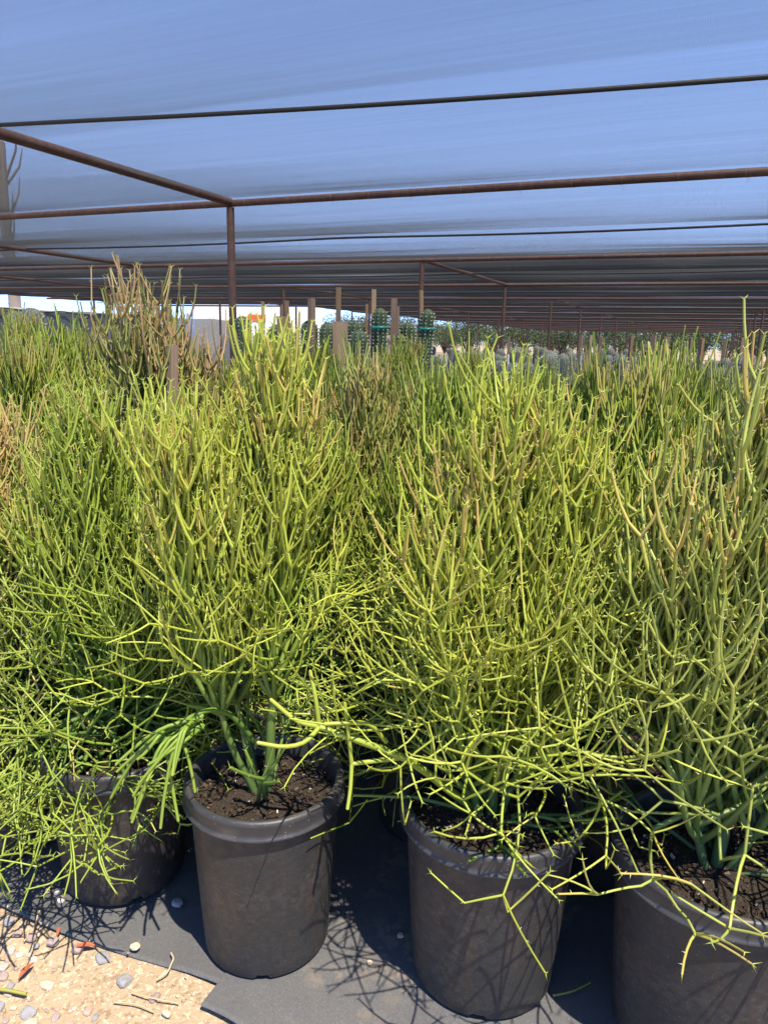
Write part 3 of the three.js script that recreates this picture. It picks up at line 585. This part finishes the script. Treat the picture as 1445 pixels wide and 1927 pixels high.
// two short broad boards
for (const [x, z, h, w, l, lab] of [[-2.40, -4.04, 1.78, 0.078, 0.03, 'broad brown board with a slanted top behind the pencil cacti'], [-2.09, -4.16, 1.755, 0.09, 0.02, 'broad weathered grey board with split top behind the pencil cacti']]) {
  const m = part(numbered('wooden_board'), stakeGeo(w, 0.03, h, 1), M.wood[w > 0.08 ? 1 : 0], scene); m.position.set(x, 0, z); m.rotation.set(0, 0.42, l); tag(m, lab, 'board');
}

// ------------------------------------------------------------------ columnar cacti
function ribbed(gb, h, R, ribs, depth, cRidge, cGroove, taper = 0.1, seg = 16) {
  const n = ribs * 4, ring = [], N = [];
  for (let j = 0; j <= seg; j++) {
    const f0 = 1 - Math.min(0.9, R * 1.3 / h), t = j < seg / 2 ? f0 * j / (seg / 2) : lerp(f0, 1, Math.sin((j / seg * 2 - 1) * Math.PI / 2)), y = h * t, dome = Math.sqrt(Math.max(0, 1 - Math.pow(clamp((y - (h - R * 1.3)) / (R * 1.3), 0, 1), 2.2))), rr = R * (1 - taper * (1 - t) + 0.02 * Math.sin(t * 13)) * Math.max(dome, 0.02);
    const row = [];
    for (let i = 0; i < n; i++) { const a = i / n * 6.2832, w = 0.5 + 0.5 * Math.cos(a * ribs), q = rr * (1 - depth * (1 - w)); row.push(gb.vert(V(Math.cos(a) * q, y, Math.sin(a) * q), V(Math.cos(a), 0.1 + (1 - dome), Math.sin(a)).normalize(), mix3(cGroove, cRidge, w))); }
    ring.push(row);
  }
  for (let j = 0; j < seg; j++) for (let i = 0; i < n; i++) { const k = (i + 1) % n; gb.i.push(ring[j][i], ring[j + 1][i], ring[j][k], ring[j][k], ring[j + 1][i], ring[j + 1][k]); }
}
function flat(gb) { const g = gb.geo(); g.computeVertexNormals(); return g; }
const plainPot = new THREE.LatheGeometry([[0.001, 0.002], [0.125, 0.002], [0.155, 0.29], [0.165, 0.29], [0.165, 0.32], [0.15, 0.32], [0.148, 0.28], [0.001, 0.28]].map(q => new THREE.Vector2(...q)), 28);
function columnar(h, R, seed, tied, label, x, z, lean) {
  const o = thing('columnar_cactus', label, 'cactus', [x, 0, z], 'dark ribbed columnar cacti'), r = rng(seed), gb = new GB(), sp = new GB(), ribs = 9;
  part('pot', plainPot, M.rim, o);
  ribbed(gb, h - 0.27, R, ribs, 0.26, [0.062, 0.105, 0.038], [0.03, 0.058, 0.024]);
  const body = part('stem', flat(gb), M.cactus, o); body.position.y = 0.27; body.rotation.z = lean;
  const H = h - 0.27;
  for (let k = 0; k < ribs; k++) for (let y = 0.25; y < H - 0.01; y += 0.028) {
    const a = k / ribs * 6.2832, dm = Math.sqrt(Math.max(0.03, 1 - Math.pow(clamp((y - (H - R * 1.3)) / (R * 1.3), 0, 1), 2.2))), q = R * (1 - 0.1 * (1 - y / H)) * dm, p = V(Math.cos(a) * q, y, Math.sin(a) * q), c = [0.5, 0.5, 0.4];
    for (let s = 0; s < 3; s++) spike(sp, p, V(Math.cos(a) + (r() - 0.5) * 1.6, (r() - 0.4) * 1.3, Math.sin(a) + (r() - 0.5) * 1.6).normalize(), 0.012 + 0.008 * r(), 0.0045, c);
  }
  part('spines', sp.geo(), M.cactus, body);
  if (tied) for (const ty of tied) { const g = new THREE.TorusGeometry(R * 1.06, 0.008, 5, 24); g.rotateX(Math.PI / 2); g.scale(1, 1.6, 1); const m = part('plant_tie', g, M.tie, body); m.position.y = ty - 0.27; m.rotation.z = 0.06; }
}
columnar(1.90, 0.062, 601, [1.74, 1.45], 'tall ribbed cactus tied with green tape to the broad stake', -2.54, -5.68, 0);
columnar(1.90, 0.058, 602, [1.74], 'leaning ribbed cactus tied with green tape beside the leaning stake', -2.24, -5.78, -0.05);
columnar(1.80, 0.068, 603, [1.5], 'ribbed cactus just behind and between the two tied cacti', -2.42, -6.0, 0);
columnar(1.81, 0.075, 604, null, 'leftmost ribbed cactus in front of the white wall', -3.54, -5.24, 0.03);
columnar(1.75, 0.06, 605, null, 'short ribbed cactus before the orange sign', -3.36, -5.35, -0.02);
columnar(1.79, 0.075, 606, null, 'ribbed cactus right of the brown board', -3.1, -5.5, 0.0);
columnar(1.77, 0.07, 607, null, 'ribbed cactus behind the wide pale stake', -2.93, -5.55, 0.02);
columnar(1.80, 0.075, 608, null, 'ribbed cactus left of the weathered board', -2.83, -5.75, -0.03);
columnar(1.72, 0.08, 609, [1.45], 'thick ribbed cactus left of the tied cactus', -2.62, -5.45, 0.0);
columnar(1.70, 0.055, 610, [1.52], 'short slim cactus right of the broad stake', -2.36, -5.75, 0.02);

// ------------------------------------------------------------------ hairy grey cacti
function hairy(h, R, seed, hairs) {
  const o = new THREE.Group(), gb = new GB(), sp = new GB(), r = rng(seed);
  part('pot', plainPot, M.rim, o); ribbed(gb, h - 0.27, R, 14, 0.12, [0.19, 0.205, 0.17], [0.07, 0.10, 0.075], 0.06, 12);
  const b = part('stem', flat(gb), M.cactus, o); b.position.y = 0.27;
  for (let k = 0; k < hairs; k++) { const a = r() * 6.28, y = (h - 0.27) * (0.3 + 0.7 * Math.pow(r(), 0.8)), dm = Math.sqrt(Math.max(0, 1 - Math.pow(clamp((y - (h - 0.27 - R * 1.3)) / (R * 1.3), 0, 1), 2.2))), q = R * 0.97 * dm, n = V(Math.cos(a) + (r() - 0.5), 0.5 * (r() - 0.3) + (1 - dm), Math.sin(a) + (r() - 0.5)).normalize(); const c = 0.42 + 0.25 * r(); spike(sp, V(Math.cos(a) * q, y, Math.sin(a) * q), n, 0.014 + 0.016 * r(), 0.0022, [c, c * 0.97, c * 0.84]); }
  part('spines', sp.geo(), M.cactus, b); return o;
}
const hairyProtos = [hairy(1.4, 0.072, 701, 650), hairy(1.28, 0.08, 702, 650), hairy(1.5, 0.062, 703, 650)];
function putHairy(k, x, z, h, label, group, turn) { const c = hairyProtos[k].clone(); c.name = numbered('hairy_cactus'); c.position.set(x, 0, z); c.rotation.y = turn; const s = h / [1.4, 1.28, 1.5][k]; c.scale.set(s, s, s); scene.add(c); tag(c, label, 'cactus', group); }
putHairy(0, -4.72, -4.15, 1.82, 'tall pale hairy cactus at the far left above the pencil cacti', 'hairy cacti at the left', 0);
putHairy(2, -5.0, -4.25, 1.79, 'thin pale hairy cactus left of the tall hairy one', 'hairy cacti at the left', 1);
putHairy(1, -4.58, -4.15, 1.56, 'short round topped hairy cactus right of the tall hairy one', 'hairy cacti at the left', 2);
putHairy(0, -4.26, -4.3, 1.62, 'hairy cactus just left of the tall brown-tipped plant', 'hairy cacti at the left', 3);
putHairy(1, -4.75, -3.95, 1.40, 'lowest hairy cactus among the left pencil cacti', 'hairy cacti at the left', 4);
{
  const r = rng(808), lab = 'grey hairy columnar cactus standing in the shaded rows behind the pencil cacti', gr = 'grey hairy cacti in the shaded rows';
  for (let j = 0; j < 15; j++) { const z = -6.8 - j * 0.85 - (j > 5 ? (j - 5) * 0.5 : 0), x0 = z * 0.37 + 0.1, x1 = 0.9 - z * 0.02, st = 0.36 + 0.02 * j; for (let x = x0; x < x1; x += st) { if (r() < 0.12) continue; putHairy(Math.floor(r() * 3), x + (r() - 0.5) * 0.12, z + (r() - 0.5) * 0.3, 1.24 + 0.34 * r(), lab, gr, r() * 6); } }
  // stakes among them
  const sg = 'stakes in the shaded cactus rows';
  [[-1.16, -7.6, 1.74, 0.03], [-1.05, -7.7, 1.73, 0.03], [-0.82, -8.4, 1.75, 0.045], [-0.60, -8.6, 1.76, 0.05], [-0.46, -8.2, 1.75, 0.06], [-0.12, -8.5, 1.74, 0.05], [0.25, -8.6, 1.76, 0.036], [0.62, -9.2, 1.74, 0.05], [0.72, -9.0, 1.74, 0.05], [1.0, -9.3, 1.72, 0.055], [-1.5, -9.3, 1.76, 0.05], [-0.3, -11, 1.76, 0.05], [0.1, -12, 1.78, 0.05], [-2.2, -8.6, 1.7, 0.03]].forEach(([x, z, h, w], k) => stake(x, z, h, w, 0.03, (r() - 0.5) * 0.05, k + 1, 'brown wooden stake standing in the shaded cactus rows behind the pencil cacti', sg));
  // thin white tubes
  [[-2.05, -8.2], [-1.35, -8.8], [0.92, -8.3], [0.85, -8.35], [-2.6, -9.2], [-1.02, -7.9]].forEach(([x, z]) => { const m = part(numbered('white_stake'), new THREE.CylinderGeometry(0.012, 0.013, 1.52, 8).translate(0, 0.76, 0), M.white, scene); m.position.set(x, 0, z); m.rotation.z = 0.03; tag(m, 'thin white plastic stake in the shaded cactus rows', 'stake', 'white plastic stakes'); });
}
// spiky silver-edged rosettes in front of the hairy rows
function rosette(seed) {
  const o = new THREE.Group(), gb = new GB(), r = rng(seed); part('pot', plainPot, M.rim, o);
  for (let k = 0; k < 64; k++) {
    const a = r() * 6.28, el = 0.15 + 1.3 * r(), L = 0.30 + 0.22 * r(), w = 0.013 + 0.007 * r(), y0 = 0.34 + 0.55 * r(); let p = V(0, y0, 0), d = V(Math.cos(a) * Math.cos(el), Math.sin(el), Math.sin(a) * Math.cos(el)); const side = V(-Math.sin(a), 0, Math.cos(a)), n = 5; let prev = null;
    const b = 0.8 + 0.5 * r(), c = [0.075 * b, 0.11 * b, 0.075 * b], e = [0.2 * b, 0.23 * b, 0.18 * b];
    for (let q = 0; q <= n; q++) {
      const ww = w * Math.sin(Math.PI * (0.18 + 0.82 * (1 - q / n) * 0.95)) * (q === n ? 0.05 : 1), nn = d.clone().cross(side).normalize(), A = gb.vert(p.clone().addScaledVector(side, ww), nn, e), C = gb.vert(p.clone().addScaledVector(nn, -ww * 0.35), nn, c), B = gb.vert(p.clone().addScaledVector(side, -ww), nn, e);
      if (prev) gb.i.push(prev[0], A, prev[1], prev[1], A, C, prev[1], C, prev[2], prev[2], C, B);
      prev = [A, C, B]; p = p.clone().addScaledVector(d, L / n); d = d.clone().addScaledVector(UP, -0.10).normalize();
    }
  }
  part('leaves', gb.geo(), M.leaf, o); const t = new GB(); t.tube([V(0, 0.27, 0), V(0.01, 0.6, 0), V(0, 0.95, 0.01)], [0.03, 0.028, 0.02], 8, [[0.14, 0.11, 0.07], [0.14, 0.12, 0.07], [0.1, 0.13, 0.07]]); part('stalk', t.geo(), M.cactus, o); return o;
}
{
  const ps = [rosette(901), rosette(902), rosette(903)], r = rng(911);
  for (let j = 0; j < 4; j++) { const z = -5.5 - j * 0.55; for (let x = -2.0 - j * 0.25; x < 0.75; x += 0.42) { const c = ps[Math.floor(r() * 3)].clone(); c.name = numbered('spiky_rosette_plant'); c.position.set(x + (r() - 0.5) * 0.12, 0, z + (r() - 0.5) * 0.2); c.rotation.y = r() * 6.28; c.scale.setScalar(1.0 + 0.16 * r()); scene.add(c); tag(c, 'dark spiky narrow-leaved plant between the pencil cacti and the hairy cacti', 'plant', 'spiky rosette plants'); } }
  for (let k = 0; k < 9; k++) { const c = ps[k % 3].clone(); c.name = numbered('spiky_rosette_plant'); c.position.set(-3.1 - 0.45 * k, 0, -6.3 - 0.5 * (k % 3)); c.rotation.y = k; c.scale.setScalar(1.05); scene.add(c); tag(c, 'dark spiky narrow-leaved plant behind the columnar cacti', 'plant', 'spiky plants behind the columnar cacti'); }
}

// ------------------------------------------------------------------ far left: curtain, building, wall, sign
{
  const o = thing('shade_curtain', 'grey shade cloth curtain hanging at the left end of the structure', 'curtain', [-24.6, 0, 0]);
  const P = [], I = [], UV = [], nz = 60, ny = 6;
  for (let j = 0; j <= ny; j++) for (let i = 0; i <= nz; i++) { const z = lerp(-12, -37, i / nz), y = lerp(0.05, 2.5 - 0.06 * Math.abs(Math.sin(i * 0.31)), j / ny); P.push(0.05 * Math.sin(z * 2.2) + 0.03 * Math.sin(z * 5.7 + y), y, z); UV.push(z / 6, y / 3); }
  for (let j = 0; j < ny; j++) for (let i = 0; i < nz; i++) { const a = j * (nz + 1) + i, b = a + nz + 1; I.push(a, a + 1, b, a + 1, b + 1, b); }
  const g = new THREE.BufferGeometry(); g.setAttribute('position', new THREE.Float32BufferAttribute(P, 3)); g.setAttribute('uv', new THREE.Float32BufferAttribute(UV, 2)); g.setIndex(I); g.computeVertexNormals(); part('cloth', g, M.curtain, o);
  const pts = []; for (let i = 0; i <= 30; i++) pts.push(V(0.08, 2.46 - 0.09 * Math.abs(Math.sin(i * 0.5)), lerp(-18, -30, i / 30))); part('rope', new THREE.TubeGeometry(new THREE.CatmullRomCurve3(pts), 60, 0.025, 5), M.cable, o);
  const d = []; for (let i = 0; i <= 10; i++) d.push(V(0.12, lerp(2.5, 0.4, i / 10), -21.3 - 1.6 * Math.pow(i / 10, 1.6))); part('rope', new THREE.TubeGeometry(new THREE.CatmullRomCurve3(d), 20, 0.022, 5), M.cable, o);

  const b = thing('storage_building', 'low grey building with dark panels behind the shade curtain', 'building', [-30, 0, -24]);
  part('wall', new THREE.BoxGeometry(5, 2.55, 16).translate(-2.5, 1.275, 0), M.grey, b); part('roof', new THREE.BoxGeometry(5.6, 0.12, 16.6).translate(-2.5, 2.62, 0), M.white, b);
  for (let k = 0; k < 5; k++) part('window', new THREE.BoxGeometry(0.06, 1.3, 2.0).translate(0.035, 1.6, -6 + k * 3.1), M.darkPane, b);

  const w = thing('white_wall', 'bright white ribbed metal wall beyond the shade structure on the left', 'wall', [-25.9, 0, -33.6]);
  for (let k = 0; k < 30; k++) part('panel', new THREE.BoxGeometry(0.235, 3.3, 0.05 + 0.03 * (k % 2)).translate(k * 0.24, 1.65, 0), M.white, w);
  w.rotation.y = 0.785;
  const lw = thing('far_wall', 'low pale wall far behind the columnar cacti', 'wall', [-21, 0, -39]);
  for (let k = 0; k < 5; k++) part('panel', new THREE.BoxGeometry(1.18, 1.9 + 0.05 * (k % 3), 0.12).translate(k * 1.2, 0.95, 0), k % 3 === 2 ? M.grey : M.beige, lw);
  lw.rotation.y = 0.6;
  const s = thing('orange_sign', 'orange banner with blurred red lettering on the white wall', 'sign', [-23.55, 2.66, -35.85]);
  part('board', new THREE.BoxGeometry(1.0, 0.34, 0.03), M.orange, s);
  for (let k = 0; k < 6; k++) part('letter', new THREE.BoxGeometry(0.07, 0.14 + 0.03 * (k % 2), 0.01).translate(-0.3 + k * 0.125, 0.02, 0.021), M.print, s);
  s.rotation.y = 0.785;

  const t = thing('bare_tree', 'tall bare trunk with thin branches seen dimly through the cloth at far left', 'tree', [-31, 0, -26.3]);
  const gb = new GB(), r = rng(77), tc = [0.22, 0.18, 0.14]; gb.tube([V(0, 0, 0), V(0.05, 3.5, 0), V(0, 6.8, 0.1), V(0.1, 10, 0)], [0.32, 0.28, 0.24, 0.16], 10, [tc, tc, tc, tc]); part('trunk', gb.geo(), M.cactus, t);
  for (let k = 0; k < 14; k++) { const q = new GB(), a = r() * 6.28, y = 4.5 + 4.5 * r(); const d2 = V(Math.cos(a), 1.4, Math.sin(a)).normalize(), p = V(0, y, 0), e = p.clone().addScaledVector(d2, 1.2 + r()), f2 = e.clone().addScaledVector(V(d2.x * 0.4, 1, d2.z * 0.4), 0.8); q.tube([p, e, f2], [0.07, 0.05, 0.02], 6, [tc, tc, tc]); part('branch', q.geo(), M.cactus, t); }
}
// bushes beyond the far end of the structure
function bush(seed, w, h) {
  const o = new THREE.Group(), gb = new GB(), r = rng(seed);
  for (let k = 0; k < 5; k++) { const a = r() * 6.28, t = new GB(); t.tube([V(0, 0, 0), V(Math.cos(a) * w * 0.15, h * 0.4, Math.sin(a) * w * 0.15), V(Math.cos(a) * w * 0.3, h * 0.75, Math.sin(a) * w * 0.3)], [0.07, 0.05, 0.02], 5, [[0.12, 0.09, 0.06], [0.12, 0.09, 0.06], [0.12, 0.1, 0.06]]); part('trunk', t.geo(), M.cactus, o); }
  for (let k = 0; k < 1500; k++) {
    const cl = Math.floor(r() * 16), ca = cl * 2.4, cr = w * 0.33 * Math.sqrt((cl + 1) / 16), cy = h * (0.4 + 0.4 * ((cl * 7) % 16) / 16);
    const p = V(Math.cos(ca) * cr + (r() + r() - 1) * w * 0.2, cy + (r() + r() - 1) * h * 0.24, Math.sin(ca) * cr + (r() + r() - 1) * w * 0.2), u = V(r() - 0.5, r() - 0.5, r() - 0.5).normalize(), v = perp(u, r() * 6), s = 0.05 + 0.08 * r(), b = 0.7 + 0.6 * r();
    gb.tri(p.clone().addScaledVector(u, s), p.clone().addScaledVector(v, s * 0.5), p.clone().addScaledVector(v, -s * 0.5), u.clone().cross(v), [0.06 * b, 0.09 * b, 0.032 * b]);
  }
  part('crown', gb.geo(), M.leaf, o); return o;
}
{
  const ps = [bush(1001, 3.2, 2.6), bush(1002, 4, 2.2), bush(1003, 2.6, 3)], r = rng(1010);
  for (let k = 0; k < 84; k++) { const c = ps[k % 3].clone(); c.name = numbered('bush'); const t = (k % 42) / 42, x = -50 + 70 * t + r() * 2, z = (k < 42 ? -83 : -96) - 8 * r() + (t < 0.3 ? 12 * (0.3 - t) : 0); c.position.set(x, 0, z); c.rotation.y = r() * 6; c.scale.setScalar(1.05 + 0.6 * r() + (k < 42 ? 0 : 0.6)); scene.add(c); tag(c, 'green bush growing beyond the far end of the shade structure', 'bush', 'bushes beyond the far end'); }
}

// ------------------------------------------------------------------ litter on the ground
function curl(name, label, pts, rad, mat, group, cat) { const m = part(numbered(name), new THREE.TubeGeometry(new THREE.CatmullRomCurve3(pts.map(p => V(...p))), 24, rad, 5), mat, scene); return tag(m, label, cat, group); }
curl('dry_twig', 'pale dry root curl lying across the mat edge at left', [[-1.60, 0.018, -1.26], [-1.585, 0.024, -1.24], [-1.57, 0.014, -1.215], [-1.56, 0.006, -1.17]], 0.0022, M.dryTwig, null, 'twig');
curl('dry_twig', 'pale hooked dry root on the mat left of the pot in the middle', [[-1.16, 0.020, -1.30], [-1.14, 0.022, -1.285], [-1.135, 0.02, -1.27], [-1.13, 0.017, -1.25], [-1.145, 0.008, -1.225]], 0.0024, M.dryTwig, null, 'twig');
curl('dry_twig', 'straight pale dry twig on the sand below the mat', [[-1.18, 0.004, -1.17], [-1.12, 0.01, -1.175], [-1.05, 0.006, -1.195]], 0.002, M.dryTwig, null, 'twig');
curl('dry_twig', 'short pale dry twig on the sand near the flap corner', [[-1.20, 0.004, -1.13], [-1.14, 0.01, -1.145], [-1.09, 0.005, -1.15]], 0.002, M.dryTwig, null, 'twig');
curl('fallen_stem', 'olive green fallen stem on the gravel at lower left', [[-1.55, 0.008, -1.00], [-1.48, 0.014, -1.03], [-1.41, 0.012, -1.05]], 0.0045, std({ color: new THREE.Color().setRGB(0.3, 0.3, 0.06), roughness: 0.6 }), null, 'stem');
curl('fallen_stem', 'thin green fallen stem on the mat between two right pots', [[-0.19, 0.026, -1.60], [-0.15, 0.028, -1.63], [-0.11, 0.026, -1.68]], 0.003, std({ color: new THREE.Color().setRGB(0.2, 0.24, 0.06), roughness: 0.6 }), null, 'stem');
for (const [x, z, a, s, lab] of [[-1.39, -1.225, 0.5, 0.03, 'reddish dry leaf lying at the mat edge'], [-1.47, -1.10, 1.7, 0.028, 'reddish curled dry leaf on the gravel'], [-1.50, -1.235, 2.2, 0.018, 'small brown dry leaf beside the edge stones']]) {
  const P = [], I = [], n = 8; for (let i = 0; i <= n; i++) { const t = i / n, w = 0.28 * Math.sin(Math.PI * Math.min(0.97, t * 0.96 + 0.03)), c = 0.25 * Math.sin(t * 3.1); P.push(t * 2 - 1, c + 0.14, -w, t * 2 - 1, c, 0.06 * Math.sin(t * 6), t * 2 - 1, c + 0.14, w); if (i) { const b = i * 3; I.push(b - 3, b, b - 2, b - 2, b, b + 1, b - 2, b + 1, b - 1, b - 1, b + 1, b + 2); } }
  const g = new THREE.BufferGeometry(); g.setAttribute('position', new THREE.Float32BufferAttribute(P, 3)); g.setIndex(I); g.computeVertexNormals(); const m = part(numbered('dry_leaf'), g, M.dryLeaf, scene); m.position.set(x, 0.008, z); m.rotation.y = a; m.scale.setScalar(s); tag(m, lab, 'leaf');
}
[[-1.26, -1.45, 0.016, 2, 'grey three-cornered stone lying on the mat between two pots'], [-1.61, -1.335, 0.013, 0, 'pale stone on the mat against the second pot'], [-1.64, -1.325, 0.011, 4, 'pinkish stone on the mat against the second pot'], [-1.575, -1.315, 0.012, 5, 'whitish stone on the mat against the second pot'], [-0.62, -1.62, 0.010, 3, 'small tan stone on the shaded mat between the middle pots'], [-0.66, -1.50, 0.008, 3, 'tiny tan stone on the mat right of the middle pot'], [-1.26, -1.275, 0.014, 3, 'tan stone on the mat near its edge']].forEach(([x, z, s, k, lab]) => { const m = part(numbered('loose_stone'), stoneGeos[k], M.stone[k], scene); m.position.set(x, 0.016 + s * 0.4, z); m.scale.setScalar(s); m.rotation.y = x * 30; tag(m, lab, 'stone'); });

renderer.render(scene, camera);
